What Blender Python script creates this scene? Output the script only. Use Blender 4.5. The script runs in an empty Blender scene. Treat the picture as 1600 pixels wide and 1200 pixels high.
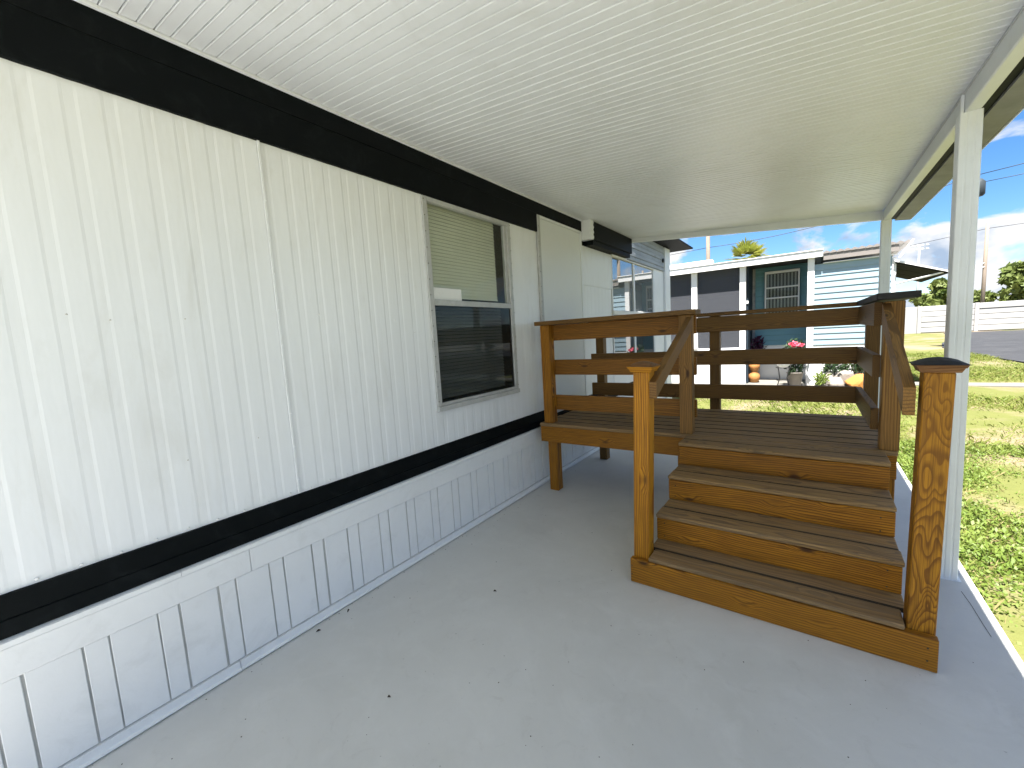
import bpy, bmesh, math, random
import numpy as np
from mathutils import Matrix, Vector, Euler

# ------------------------------------------------------------------ camera, sky, sun, exposure
S = bpy.context.scene
COL = S.collection
random.seed(7); RNG = np.random.default_rng(7)

cam = bpy.data.cameras.new('camera'); camo = bpy.data.objects.new('camera', cam); COL.objects.link(camo)
cam.sensor_width = 36; cam.lens = 14.706; cam.clip_start = .02; cam.clip_end = 3000
fwd = Vector((-.5760, .8100, -.1100)).normalized()
upv = Vector((-.0160, .1230, .9920)).normalized()
rgt = fwd.cross(upv).normalized(); upv = rgt.cross(fwd).normalized()
M = Matrix.Identity(4)
for i in range(3):
    M[i][0] = rgt[i]; M[i][1] = upv[i]; M[i][2] = -fwd[i]
M.translation = (2.111, 0, 1.45)
camo.matrix_world = M
S.camera = camo

SUN_EL, SUN_DIR = math.radians(69), Vector((.046, -.38, 1)).normalized()
az = math.atan2(SUN_DIR.x, SUN_DIR.y)
W_ = bpy.data.worlds.new('World'); S.world = W_; W_.use_nodes = True
nt = W_.node_tree; nt.nodes.clear()
def N(nt, t, **k):
    n = nt.nodes.new(t)
    for a, b in k.items(): setattr(n, a, b)
    return n
out = N(nt, 'ShaderNodeOutputWorld'); bg = N(nt, 'ShaderNodeBackground'); bg.inputs[1].default_value = .055
sky = N(nt, 'ShaderNodeTexSky', sky_type='NISHITA'); sky.sun_disc = False
sky.sun_elevation = SUN_EL; sky.sun_rotation = az; sky.air_density = .8; sky.dust_density = .1; sky.ozone_density = 4
tc = N(nt, 'ShaderNodeTexCoord'); mp = N(nt, 'ShaderNodeMapping'); mp.inputs['Scale'].default_value = (2.2, 2.2, 3.6)
mp.inputs['Location'].default_value = (1.3, 7.4, 4.6)
nz = N(nt, 'ShaderNodeTexNoise'); nz.inputs['Scale'].default_value = 3.0; nz.inputs['Detail'].default_value = 9; nz.inputs['Roughness'].default_value = .55
nz.inputs['Distortion'].default_value = .35
rp = N(nt, 'ShaderNodeValToRGB'); rp.color_ramp.elements[0].position = .475; rp.color_ramp.elements[1].position = .545
nz2 = N(nt, 'ShaderNodeTexNoise'); nz2.inputs['Scale'].default_value = 7; nz2.inputs['Detail'].default_value = 6
rp2 = N(nt, 'ShaderNodeValToRGB'); rp2.color_ramp.elements[0].position = .36; rp2.color_ramp.elements[1].position = .60
rp2.color_ramp.elements[0].color = (1.75, 2.25, 3.0, 1); rp2.color_ramp.elements[1].color = (3.9, 3.95, 4.05, 1)
mx = N(nt, 'ShaderNodeMix', data_type='RGBA')
hs = N(nt, 'ShaderNodeHueSaturation'); hs.inputs['Saturation'].default_value = 1.22; hs.inputs['Value'].default_value = .80; nt.links.new(sky.outputs[0], hs.inputs['Color'])
L = nt.links.new
L(tc.outputs['Generated'], mp.inputs[0]); L(mp.outputs[0], nz.inputs['Vector']); L(mp.outputs[0], nz2.inputs['Vector'])
L(nz.outputs[0], rp.inputs[0]); L(nz2.outputs[0], rp2.inputs[0])
L(rp.outputs[0], mx.inputs['Factor']); L(hs.outputs[0], mx.inputs['A']); L(rp2.outputs[0], mx.inputs['B'])
L(mx.outputs['Result'], bg.inputs[0]); L(bg.outputs[0], out.inputs[0])

sl = bpy.data.lights.new('sun', 'SUN'); sl.energy = 4.6; sl.angle = math.radians(.53); sl.color = (1, .96, .9)
so = bpy.data.objects.new('sun', sl); COL.objects.link(so); so.rotation_euler = SUN_DIR.to_track_quat('Z', 'Y').to_euler()
so.location = SUN_DIR * 30
S.view_settings.view_transform = 'Standard'; S.view_settings.look = 'None'; S.view_settings.gamma = 1
S.view_settings.exposure = 2.3
S.render.engine = 'CYCLES'
S.cycles.max_bounces = 10; S.cycles.diffuse_bounces = 4; S.cycles.transparent_max_bounces = 16

# ------------------------------------------------------------------ helpers
WM = {}
def place(o, M, parent=None):
    WM[o] = M.copy()
    if parent is not None:
        o.parent = parent; o.matrix_basis = WM[parent].inverted() @ M
    else: o.matrix_basis = M
    return o
def tag(o, label=None, cat=None, group=None, kind=None):
    if label: o['label'] = label
    if cat: o['category'] = cat
    if group: o['group'] = group
    if kind: o['kind'] = kind
    return o
def empty(name, loc, label=None, cat=None, group=None):
    o = bpy.data.objects.new(name, None); COL.objects.link(o); o.empty_display_size = .1
    place(o, Matrix.Translation(loc)); return tag(o, label, cat, group)
def mesh_obj(name, me, mat, M=None, parent=None, smooth=False):
    o = bpy.data.objects.new(name, me); COL.objects.link(o)
    if mat and not me.materials: me.materials.append(mat)
    if smooth: me.polygons.foreach_set('use_smooth', [True] * len(me.polygons))
    return place(o, M or Matrix.Identity(4), parent)
def pydata(name, v, f, mat, M=None, parent=None, smooth=False):
    me = bpy.data.meshes.new(name); me.from_pydata([tuple(a) for a in v], [], f); me.update()
    bm = bmesh.new(); bm.from_mesh(me); bmesh.ops.recalc_face_normals(bm, faces=bm.faces); bm.to_mesh(me); bm.free()
    return mesh_obj(name, me, mat, M, parent, smooth)
BOX = {}
def box_mesh(dx, dy, dz, bev, mat):
    k = (round(dx, 4), round(dy, 4), round(dz, 4), bev, mat.name)
    if k in BOX: return BOX[k]
    bm = bmesh.new(); bmesh.ops.create_cube(bm, size=1)
    for v in bm.verts: v.co = (v.co.x * dx, v.co.y * dy, v.co.z * dz)
    if bev: bmesh.ops.bevel(bm, geom=list(bm.edges), offset=min(bev, min(dx, dy, dz) * .3), segments=1, affect='EDGES')
    me = bpy.data.meshes.new('piece'); bm.to_mesh(me); bm.free(); me.materials.append(mat); BOX[k] = me
    return me
I3 = Matrix.Identity(4)
def box(name, x, y, z, mat, parent=None, bev=.002, F=I3, rot=None):
    """axis-aligned box in frame F, local X = longest axis (wood grain runs along it)"""
    d = [abs(x[1] - x[0]), abs(y[1] - y[0]), abs(z[1] - z[0])]
    c = Vector(((x[0] + x[1]) / 2, (y[0] + y[1]) / 2, (z[0] + z[1]) / 2))
    i = d.index(max(d))
    if i == 0: R, dd = Matrix.Identity(4), d
    elif i == 1: R, dd = Matrix.Rotation(math.pi / 2, 4, 'Z'), [d[1], d[0], d[2]]
    else: R, dd = Matrix.Rotation(-math.pi / 2, 4, 'Y'), [d[2], d[1], d[0]]
    M = F @ Matrix.Translation(c) @ (rot or I3) @ R
    return mesh_obj(name, box_mesh(*dd, bev, mat), None, M, parent)
def beam(name, a, b, w, t, mat, parent=None, bev=.002, side=None, F=I3):
    """bar from a to b, width w across 'side', thickness t"""
    a, b = Vector(a), Vector(b); X = (b - a).normalized()
    s = Vector(side or (1, 0, 0)); Y = (s - X * s.dot(X)).normalized(); Z = X.cross(Y)
    R = Matrix((X, Y, Z)).transposed().to_4x4(); R.translation = (a + b) / 2
    return mesh_obj(name, box_mesh((b - a).length, w, t, bev, mat), None, F @ R, parent)
def prism(name, poly, axis, lo, hi, mat, parent=None, F=I3, smooth=False):
    """extrude 2-D polygon along axis; the 2 poly coords go to the remaining axes in xyz order"""
    n = len(poly); v = []
    for t in (lo, hi):
        for a, b in poly:
            p = [a, b]; p.insert('xyz'.index(axis), t); v.append(p)
    f = [[i, (i + 1) % n, n + (i + 1) % n, n + i] for i in range(n)] + [list(range(n))[::-1], list(range(n, 2 * n))]
    c = sum((Vector(p) for p in v), Vector()) / len(v)
    return pydata(name, [Vector(p) - c for p in v], f, mat, F @ Matrix.Translation(c), parent, smooth)
def tube(name, pts, rads, mat, parent=None, seg=10, F=I3, smooth=True, caps=True):
    v, f = [], []
    pts = [Vector(p) for p in pts]
    for i, p in enumerate(pts):
        t = (pts[min(i + 1, len(pts) - 1)] - pts[max(i - 1, 0)]).normalized()
        u = t.orthogonal().normalized() if abs(t.z) > .9 else t.cross(Vector((0, 0, 1))).normalized()
        w = t.cross(u); r = rads[i] if hasattr(rads, '__len__') else rads
        for k in range(seg):
            a = 2 * math.pi * k / seg; v.append(p + (u * math.cos(a) + w * math.sin(a)) * r)
    for i in range(len(pts) - 1):
        for k in range(seg):
            f.append([i * seg + k, i * seg + (k + 1) % seg, (i + 1) * seg + (k + 1) % seg, (i + 1) * seg + k])
    if caps: f += [list(range(seg)), list(range((len(pts) - 1) * seg, len(pts) * seg))]
    c = pts[0]
    return pydata(name, [p - c for p in v], f, mat, F @ Matrix.Translation(c), parent, smooth)
def lathe(name, prof, loc, mat, parent=None, seg=20, smooth=True):
    return tube(name, [(loc[0], loc[1], loc[2] + z) for r, z in prof], [r for r, z in prof], mat, parent, seg, smooth=smooth)

# ------------------------------------------------------------------ materials
def newmat(name):
    m = bpy.data.materials.new(name); m.use_nodes = True; nt = m.node_tree
    return m, nt, nt.nodes['Principled BSDF'], nt.links.new
def ramp(nt, fac, stops):
    r = N(nt, 'ShaderNodeValToRGB'); e = r.color_ramp.elements
    while len(e) < len(stops): e.new(.5)
    for el, (p, c) in zip(e, stops):
        el.position = p; el.color = (*c, 1) if len(c) == 3 else c
    nt.links.new(fac, r.inputs[0]); return r.outputs[0]
def noise(nt, vec, scale, detail=4, rough=.55, dist=0, map=None):
    if map:
        m = N(nt, 'ShaderNodeMapping'); m.inputs['Scale'].default_value = map; nt.links.new(vec, m.inputs[0]); vec = m.outputs[0]
    n = N(nt, 'ShaderNodeTexNoise'); n.inputs['Scale'].default_value = scale; n.inputs['Detail'].default_value = detail
    n.inputs['Roughness'].default_value = rough; n.inputs['Distortion'].default_value = dist
    nt.links.new(vec, n.inputs['Vector']); return n.outputs[0]
def mixc(nt, fac, a, b, mode='MIX'):
    m = N(nt, 'ShaderNodeMix', data_type='RGBA', blend_type=mode)
    for s, x in (('Factor', fac), ('A', a), ('B', b)):
        if isinstance(x, (int, float)): m.inputs[s].default_value = x
        elif isinstance(x, tuple): m.inputs[s].default_value = (*x, 1)
        else: nt.links.new(x, m.inputs[s])
    return m.outputs['Result']
def math_(nt, op, a, b=0, c=0):
    m = N(nt, 'ShaderNodeMath', operation=op)
    for i, x in enumerate((a, b, c)):
        if isinstance(x, (int, float)): m.inputs[i].default_value = x
        else: nt.links.new(x, m.inputs[i])
    return m.outputs[0]
def bump(nt, b, h, strength, dist):
    n = N(nt, 'ShaderNodeBump'); n.inputs['Strength'].default_value = strength; n.inputs['Distance'].default_value = dist
    nt.links.new(h, n.inputs['Height']); nt.links.new(n.outputs[0], b.inputs['Normal'])
def paint(name, col, rough=.5, var=.12, scale=2.5, stretch=(1, 1, 1), fine=.04, bmp=.0, bscale=60, spec=.4, metal=0, dirt=None, dirt_amt=.0):
    m, nt, b, L = newmat(name); g = N(nt, 'ShaderNodeNewGeometry').outputs['Position']
    n1 = noise(nt, g, scale, 5, .6, .3, stretch); n2 = noise(nt, g, scale * 14, 3, .6, 0, stretch)
    c = mixc(nt, ramp(nt, n1, [(.35, (0, 0, 0)), (.7, (1, 1, 1))]), col, tuple(x * (1 - var) for x in col))
    c = mixc(nt, ramp(nt, n2, [(.45, (0, 0, 0)), (.75, (fine * 4,) * 3)]), c, tuple(x * (1 - fine * 3) for x in col))
    if dirt:
        n3 = noise(nt, g, scale * 3.1, 8, .7, .8, stretch)
        c = mixc(nt, ramp(nt, n3, [(.52, (0, 0, 0)), (.75, (dirt_amt,) * 3)]), c, dirt)
    L(c, b.inputs['Base Color']); b.inputs['Roughness'].default_value = rough; b.inputs['Specular IOR Level'].default_value = spec; b.inputs['Metallic'].default_value = metal
    if bmp: bump(nt, b, noise(nt, g, bscale, 3, .6, 0, stretch), bmp, .004)
    return m
def wood(name, light, dark, knot=(.035, .012, .003), gray=0, graycol=(.16, .125, .085), rough=.55, ringf=95, contrast=1.0, flat=None, warp=.13):
    m, nt, b, L = newmat(name)
    tcn = N(nt, 'ShaderNodeTexCoord').outputs['Object']; oi = N(nt, 'ShaderNodeObjectInfo').outputs['Random']
    # per-board shift
    sh = N(nt, 'ShaderNodeCombineXYZ'); L(math_(nt, 'MULTIPLY', oi, 37.0), sh.inputs[0]); L(math_(nt, 'MULTIPLY', oi, 11.0), sh.inputs[1]); L(math_(nt, 'MULTIPLY', oi, 23.0), sh.inputs[2])
    va = N(nt, 'ShaderNodeVectorMath', operation='ADD'); L(tcn, va.inputs[0]); L(sh.outputs[0], va.inputs[1]); P = va.outputs[0]
    # knots: stretched voronoi cells
    km = N(nt, 'ShaderNodeMapping'); km.inputs['Scale'].default_value = (3.2, 8.5, 8.5); L(P, km.inputs[0])
    vo = N(nt, 'ShaderNodeTexVoronoi'); vo.inputs['Scale'].default_value = 1; L(km.outputs[0], vo.inputs['Vector'])
    kd = vo.outputs['Distance']
    kmask = ramp(nt, kd, [(.0, (1, 1, 1)), (.07, (.9, .9, .9)), (.14, (0, 0, 0))])
    kpush = ramp(nt, kd, [(.0, (1, 1, 1)), (.30, (0, 0, 0))])
    # growth rings about a pith line that wanders
    w = noise(nt, P, 1.0, 3, .5, 0, (1.0, 2.5, 2.5)); w2 = noise(nt, P, 1.0, 2, .5, 0, (3.2, 14, 14))
    sep = N(nt, 'ShaderNodeSeparateXYZ'); L(tcn, sep.inputs[0])
    oy = math_(nt, 'MULTIPLY_ADD', oi, .11, -.055)
    yy = math_(nt, 'ADD', sep.outputs[1], oy); zz = math_(nt, 'ADD', sep.outputs[2], math_(nt, 'MULTIPLY_ADD', math_(nt, 'FRACT', math_(nt, 'MULTIPLY', oi, 7.31)), .10, .03))
    r = math_(nt, 'SQRT', math_(nt, 'ADD', math_(nt, 'MULTIPLY', yy, yy), math_(nt, 'MULTIPLY', zz, zz)))
    if flat == 'y': r = math_(nt, 'MULTIPLY', yy, .35); w = noise(nt, P, 1.0, 2, .4, 0, (2.1, 3, 7))
    if flat == 'z': r = math_(nt, 'MULTIPLY', zz, 1.0)
    r = math_(nt, 'ADD', r, math_(nt, 'MULTIPLY_ADD', w, warp, -warp / 2)); r = math_(nt, 'ADD', r, math_(nt, 'MULTIPLY', w2, .012))
    r = math_(nt, 'ADD', r, math_(nt, 'MULTIPLY', kpush, .03))
    band = math_(nt, 'FRACT', math_(nt, 'MULTIPLY', r, ringf))
    ring = ramp(nt, band, [(0, (0, 0, 0)), (.40, (.10 * contrast,) * 3), (.80, (1.0 * contrast,) * 3), (.93, (1.0 * contrast,) * 3), (1, (0, 0, 0))])
    fib = noise(nt, P, 1, 5, .7, 0, (4, 320, 320))
    tone = noise(nt, P, 1, 3, .5, 0, (.9, 4, 4))
    c = mixc(nt, ring, light, dark)
    c = mixc(nt, ramp(nt, fib, [(.36, (.85,) * 3), (.58, (0, 0, 0))]), c, tuple(x * .5 for x in dark))
    c = mixc(nt, ramp(nt, tone, [(.35, (0, 0, 0)), (.75, (.5,) * 3)]), c, tuple(x * .62 for x in light))
    c = mixc(nt, kmask, c, knot)
    # board to board tone
    c = mixc(nt, math_(nt, 'MULTIPLY', math_(nt, 'FRACT', math_(nt, 'MULTIPLY', oi, 13.7)), .38), c, tuple(x * .6 for x in dark))
    if gray:
        gn = noise(nt, P, 1, 6, .65, .2, (1.6, 26, 26))
        gm = ramp(nt, gn, [(.25, (gray,) * 3), (.72, (gray * .35,) * 3)])
        gc = mixc(nt, fib, tuple(x * .45 for x in graycol), tuple(x * 1.5 for x in graycol))
        c = mixc(nt, gm, c, gc)
    L(c, b.inputs['Base Color']); b.inputs['Specular IOR Level'].default_value = .3
    L(ramp(nt, fib, [(0, (rough - .1,) * 3), (1, (rough + .15,) * 3)]), b.inputs['Roughness'])
    h = math_(nt, 'ADD', math_(nt, 'MULTIPLY', fib, 1.0), math_(nt, 'MULTIPLY', ring, .35))
    bump(nt, b, h, .35 if not gray else .6, .0016)
    return m
def glass(name, tint=(1, 1, 1), rough=0.0, body=.0, bodycol=(.02, .02, .02), ior=1.5):
    """thin window glass: fresnel reflection over a clear (or dusty) pane"""
    m = bpy.data.materials.new(name); m.use_nodes = True; nt = m.node_tree; nt.nodes.clear(); L = nt.links.new
    o = N(nt, 'ShaderNodeOutputMaterial'); fr = N(nt, 'ShaderNodeFresnel')
    bf = N(nt, 'ShaderNodeNewGeometry').outputs['Backfacing']; L(math_(nt, 'MULTIPLY_ADD', bf, 1 / ior - ior, ior), fr.inputs[0])   # same reflectance from both sides of the thin pane
    tr = N(nt, 'ShaderNodeBsdfTransparent'); tr.inputs[0].default_value = (*tint, 1)
    gl = N(nt, 'ShaderNodeBsdfGlossy'); gl.inputs['Roughness'].default_value = rough
    ms = N(nt, 'ShaderNodeMixShader'); df = N(nt, 'ShaderNodeBsdfDiffuse'); df.inputs[0].default_value = (*bodycol, 1)
    m0 = N(nt, 'ShaderNodeMixShader'); m0.inputs[0].default_value = body; L(tr.outputs[0], m0.inputs[1]); L(df.outputs[0], m0.inputs[2])
    L(fr.outputs[0], ms.inputs[0]); L(m0.outputs[0], ms.inputs[1]); L(gl.outputs[0], ms.inputs[2]); L(ms.outputs[0], o.inputs[0])
    return m
def leafmat(name, a, b2, trans=.35, rough=.55, scale=1.5):
    m, nt, b, L = newmat(name); g = N(nt, 'ShaderNodeNewGeometry').outputs['Position']
    n1 = noise(nt, g, scale, 3); n2 = noise(nt, g, scale * 20, 2)
    c = mixc(nt, ramp(nt, n1, [(.3, (0, 0, 0)), (.7, (1, 1, 1))]), a, b2)
    c = mixc(nt, ramp(nt, n2, [(.4, (.35,) * 3), (.62, (0, 0, 0))]), c, tuple(x * .55 for x in a))
    L(c, b.inputs['Base Color']); b.inputs['Roughness'].default_value = rough; b.inputs['Specular IOR Level'].default_value = .3
    t = N(nt, 'ShaderNodeBsdfTranslucent'); L(c, t.inputs[0]); ms = N(nt, 'ShaderNodeMixShader'); ms.inputs[0].default_value = trans
    o = nt.nodes['Material Output']; L(b.outputs[0], ms.inputs[1]); L(t.outputs[0], ms.inputs[2]); L(ms.outputs[0], o.inputs[0])
    return m

MT = {}
MT['siding'] = paint('white_siding_paint', (.81, .83, .855), .34, .05, 1.2, (1, 1.6, .35), .03, .3, 7, dirt=(.55, .54, .5), dirt_amt=.3)
MT['skirt'] = paint('white_skirt_paint', (.84, .845, .845), .5, .05, 2, (1, 1, 1), .03, .1, 50, dirt=(.48, .47, .45), dirt_amt=.22)
MT['groove'] = paint('dirty_groove', (.66, .65, .62), .8, .3, 9, (1, 2, .6), .1)
MT['black'] = paint('black_band_paint', (.0018, .0034, .0042), .6, .2, 3, bmp=.08, bscale=90, spec=.12, dirt=(.022, .026, .028), dirt_amt=.4)
MT['ceil'] = paint('ceiling_white', (.76, .785, .825), .33, .06, .8, (1, 1, 1), .03, .06, 18, dirt=(.5, .5, .46), dirt_amt=.25)
MT['alu'] = paint('white_aluminium', (.77, .80, .83), .4, .06, 4, fine=.03, dirt=(.5, .5, .48), dirt_amt=.15)
MT['alubeam'] = paint('beam_enamel', (.70, .73, .75), .4, .08, 3, fine=.03, dirt=(.45, .44, .4), dirt_amt=.2)
MT['eave'] = paint('weathered_eave', (.23, .235, .235), .6, .3, 5, fine=.1, dirt=(.2, .19, .17), dirt_amt=.5)
MT['frame'] = paint('window_aluminium', (.50, .51, .51), .4, .2, 12, fine=.1, dirt=(.3, .28, .24), dirt_amt=.45)
MT['door'] = paint('door_enamel', (.73, .755, .765), .42, .03, .8)
MT['blind'] = paint('blind_vinyl', (.82, .82, .72), .5, .1, 3)
MT['blindlow'] = paint('blind_vinyl_lower', (.75, .76, .72), .5, .1, 3)
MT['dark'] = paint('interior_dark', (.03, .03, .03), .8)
MT['rubber'] = paint('black_rubber', (.012, .012, .012), .6)
MT['glass'] = glass('window_glass', (.95, .97, .95), 0, .05, (.3, .3, .25), 1.2)
MT['screen'] = glass('window_with_screen', (.9, .92, .92), .02, .42, (.02, .024, .024), 1.25)
MT['mirror'] = glass('sunroom_glass', (.35, .4, .45), .004, .45, (.40, .44, .46), 5.0)
MT['mirror2'] = glass('sunroom_lower_glass', (.35, .4, .45), .004, .3, (.10, .12, .13), 2.2)
MT['lanai'] = glass('lanai_screen', (.8, .82, .85), .3, .42, (.11, .115, .13), 1.1)
MT['header'] = paint('gray_header_boards', (.40, .44, .50), .6, .3, 3, (1, .5, 6), .12, .3, 40, dirt=(.12, .12, .13), dirt_amt=.7)
MT['wood'] = wood('stained_pine', (.58, .25, .013), (.165, .053, .0035), ringf=85)
MT['wood2'] = wood('stained_pine_newel', (.74, .335, .015), (.29, .10, .005), ringf=80, contrast=1.0, flat='z', warp=.03)
MT['wood3'] = wood('stained_pine_flat_sawn', (.57, .255, .015), (.17, .058, .004), ringf=240, contrast=.9, flat='y', warp=.11)
MT['railpost'] = wood('rail_post_pine', (.38, .195, .045), (.14, .062, .015), ringf=75, flat='z', warp=.04)
MT['railfront'] = wood('front_rail_pine', (.38, .165, .016), (.13, .046, .005), ringf=85)
MT['railwood'] = wood('rail_pine', (.26, .13, .024), (.105, .048, .010), gray=.12, graycol=(.16, .115, .06))
MT['tread'] = wood('weathered_pine', (.48, .265, .07), (.12, .056, .016), gray=.62, graycol=(.31, .225, .135), rough=.7, ringf=75)
MT['edge'] = wood('grime_and_gap_shade', (.05, .032, .016), (.025, .015, .008), gray=.4, graycol=(.04, .032, .022))  # board-edge grime plus the dark of the gaps, painted as colour
MT['blackcap'] = wood('blackened_cap', (.035, .033, .034), (.012, .012, .012), gray=.3, graycol=(.05, .05, .055), rough=.6)
MT['capwood'] = wood('cap_pine', (.30, .15, .06), (.14, .06, .02))
def concrete_mat():
    m, nt, b, L = newmat('painted_concrete'); g = N(nt, 'ShaderNodeNewGeometry').outputs['Position']
    n1 = noise(nt, g, 1.1, 7, .62, .5); n2 = noise(nt, g, 5, 6, .65, .6); n3 = noise(nt, g, 34, 4, .7, 0); n4 = noise(nt, g, 9, 8, .75, 1.2)
    c = mixc(nt, ramp(nt, n1, [(.3, (0, 0, 0)), (.72, (1, 1, 1))]), (.68, .675, .65), (.575, .57, .54))
    c = mixc(nt, ramp(nt, n2, [(.5, (0, 0, 0)), (.72, (.5,) * 3)]), c, (.72, .715, .69))
    c = mixc(nt, ramp(nt, n4, [(.57, (0, 0, 0)), (.74, (.35,) * 3)]), c, (.46, .445, .41))
    c = mixc(nt, ramp(nt, n3, [(.69, (0, 0, 0)), (.73, (.55,) * 3)]), c, (.20, .19, .17))
    L(c, b.inputs['Base Color']); L(ramp(nt, n2, [(.3, (.42,) * 3), (.7, (.6,) * 3)]), b.inputs['Roughness']); b.inputs['Specular IOR Level'].default_value = .4
    bump(nt, b, n4, .12, .01); return m
MT['slab'] = concrete_mat()
MT['slabedge'] = paint('sunlit_slab_edge', (.78, .78, .76), .6, .12, 6, fine=.1)  # sunlit lip of the slab painted in as a paler strip
def soil_mat():
    m, nt, b, L = newmat('sandy_soil'); g = N(nt, 'ShaderNodeNewGeometry').outputs['Position']
    n1 = noise(nt, g, .55, 7, .62, .6); n2 = noise(nt, g, 14, 5, .7); n3 = noise(nt, g, 60, 3, .7); n4 = noise(nt, g, 3.2, 6, .7)
    c = mixc(nt, n2, (.165, .128, .087), (.26, .212, .158)); c = mixc(nt, ramp(nt, n3, [(.4, (.5,) * 3), (.6, (0, 0, 0))]), c, (.17, .12, .07))
    gr = mixc(nt, n4, (.07, .095, .018), (.13, .14, .034)); 
    c = mixc(nt, ramp(nt, n1, [(.40, (.0,) * 3), (.52, (.85,) * 3)]), c, gr)
    L(c, b.inputs['Base Color']); b.inputs['Roughness'].default_value = .95; b.inputs['Specular IOR Level'].default_value = .1
    bump(nt, b, n2, .6, .03); return m
MT['soil'] = soil_mat()
MT['asphalt'] = paint('asphalt', (.034, .035, .039), .85, .25, .5, fine=.15, bmp=.3, bscale=120, dirt=(.09, .09, .09), dirt_amt=.5)
MT['pave'] = paint('pale_concrete', (.18, .172, .15), .8, .2, 2, fine=.1, dirt=(.3, .28, .24), dirt_amt=.4)
MT['nwhite'] = paint('house_white', (.78, .78, .78), .5, .06, 1.5)
MT['nblue'] = paint('blue_vinyl', (.27, .37, .43), .45, .08, 1.2, (1, 1, 3), .03)
MT['nblue_shade'] = paint('blue_vinyl_shade', (.16, .33, .39), .45, .08, 1.2, (1, 1, 3), .03)  # the same blue vinyl with the recess shade painted into its colour
MT['nroof'] = paint('pink_gray_metal_roof', (.25, .225, .21), .45, .15, 3, fine=.1)
MT['ngray'] = paint('gray_block', (.45, .46, .48), .8, .4, 4, (1, 1, 2.5), .2)
MT['navy'] = paint('navy_side_and_shade', (.012, .025, .04), .6, .2)  # dark porch side wall; also painted shade above the porch wall
MT['vane'] = paint('blind_vane', (.30, .30, .29), .6, .1)
MT['pole'] = paint('pole_wood', (.30, .24, .19), .85, .3, 2, (6, 6, .4), .2)
MT['steel'] = paint('galvanised', (.45, .47, .48), .5, .1)
MT['wire'] = paint('wire_black', (.02, .02, .022), .5)
MT['transf'] = paint('dark_steel_can', (.045, .055, .06), .5, .2)
MT['fence'] = paint('white_precast', (.37, .365, .36), .7, .1, .8, fine=.06)
MT['grass'] = leafmat('lawn_grass', (.155, .215, .034), (.245, .26, .066), .4, .6, 1.1)
MT['weed'] = leafmat('weed_leaf', (.12, .19, .03), (.21, .27, .055), .35, .5, 2.5)
MT['dry'] = leafmat('dry_grass', (.33, .27, .12), (.26, .22, .09), .3, .7, 1.5)
MT['tree'] = leafmat('tree_leaf', (.11, .16, .035), (.20, .22, .07), .25, .55, .8)
MT['palm'] = leafmat('palm_leaf', (.27, .32, .05), (.42, .39, .11), .35, .5, 1.5)
MT['bark'] = paint('bark', (.12, .09, .065), .9, .3, 5, (3, 3, .5), .2, .5, 20)
MT['terra'] = paint('terracotta', (.45, .20, .06), .7, .2, 8, fine=.15)
MT['stone'] = paint('pale_stone', (.27, .24, .21), .85, .3, 6, fine=.15, bmp=.5, bscale=20)
MT['orange'] = paint('orange_boulder', (.42, .19, .045), .85, .2, 6, fine=.15, bmp=.5, bscale=20)
MT['plantdark'] = leafmat('dark_plant_leaf', (.02, .045, .02), (.05, .085, .03), .25, .5, 6)
MT['purple'] = leafmat('purple_leaf', (.10, .02, .07), (.06, .03, .06), .3, .5, 6)
MT['pink'] = leafmat('pink_petal', (.75, .06, .14), (.8, .2, .26), .3, .6, 9)
MT['deadleaf'] = paint('dead_leaf', (.06, .045, .03), .8, .3, 30)
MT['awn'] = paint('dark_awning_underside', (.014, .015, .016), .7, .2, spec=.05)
MT['iron'] = paint('wrought_iron', (.015, .015, .015), .5)

# ------------------------------------------------------------------ setting
def sheet(name, poly, z, mat, thick=0, edge=None):
    if thick:
        o = prism(name, poly, 'z', z - thick, z, mat)
    else:
        o = pydata(name, [(x, y, z) for x, y in poly], [list(range(len(poly)))], mat)
    return tag(o, kind='structure')
GZ = -.062
# lawn ground with gentle unevenness near the camera, reaching the horizon
gx = np.unique(np.concatenate([np.linspace(-600, -12, 12), np.linspace(-12, 24, 90), np.linspace(24, 600, 12)]))
gy = np.unique(np.concatenate([np.linspace(-600, -10, 12), np.linspace(-10, 30, 100), np.linspace(30, 900, 16)]))
def bumpz(x, y):
    a = np.sin(x * 1.7 + .6 * np.sin(y * 1.3)) * np.sin(y * 1.1 + 1) + .6 * np.sin(x * 4.1 + y * 2.3) * np.sin(y * 3.7 - x)
    fade = np.clip((x - 2.9) / .8, 0, 1) * np.clip((60 - np.abs(y)) / 20, 0, 1) * np.clip((60 - np.abs(x)) / 20, 0, 1)
    return GZ + .012 * a * fade
XX, YY = np.meshgrid(gx, gy); ZZ = bumpz(XX, YY)
gv = np.stack([XX.ravel(), YY.ravel(), ZZ.ravel()], 1); nx = len(gx)
gf = [[j * nx + i, j * nx + i + 1, (j + 1) * nx + i + 1, (j + 1) * nx + i] for j in range(len(gy) - 1) for i in range(nx - 1)]
tag(pydata('ground', gv, gf, MT['soil'], smooth=True), kind='structure')
slab = sheet('carport_slab', [(-.15, -7), (2.845, -7), (2.845, 6.25), (-.15, 6.25)], 0, MT['slab'], .25)
box('slab_edge', (2.8452, 2.862), (-7, 6.25), (-.2, -.003), MT['slabedge'], slab, .004)
v_ = [(2.786, 2.98), (2.7885, 2.98), (2.797, 2.86), (2.800, 2.70), (2.8035, 2.60), (2.8015, 2.60), (2.7975, 2.70), (2.7945, 2.86)]
prism('slab_crack', v_, 'z', .0002, .0006, MT['deadleaf'], slab)
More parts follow.
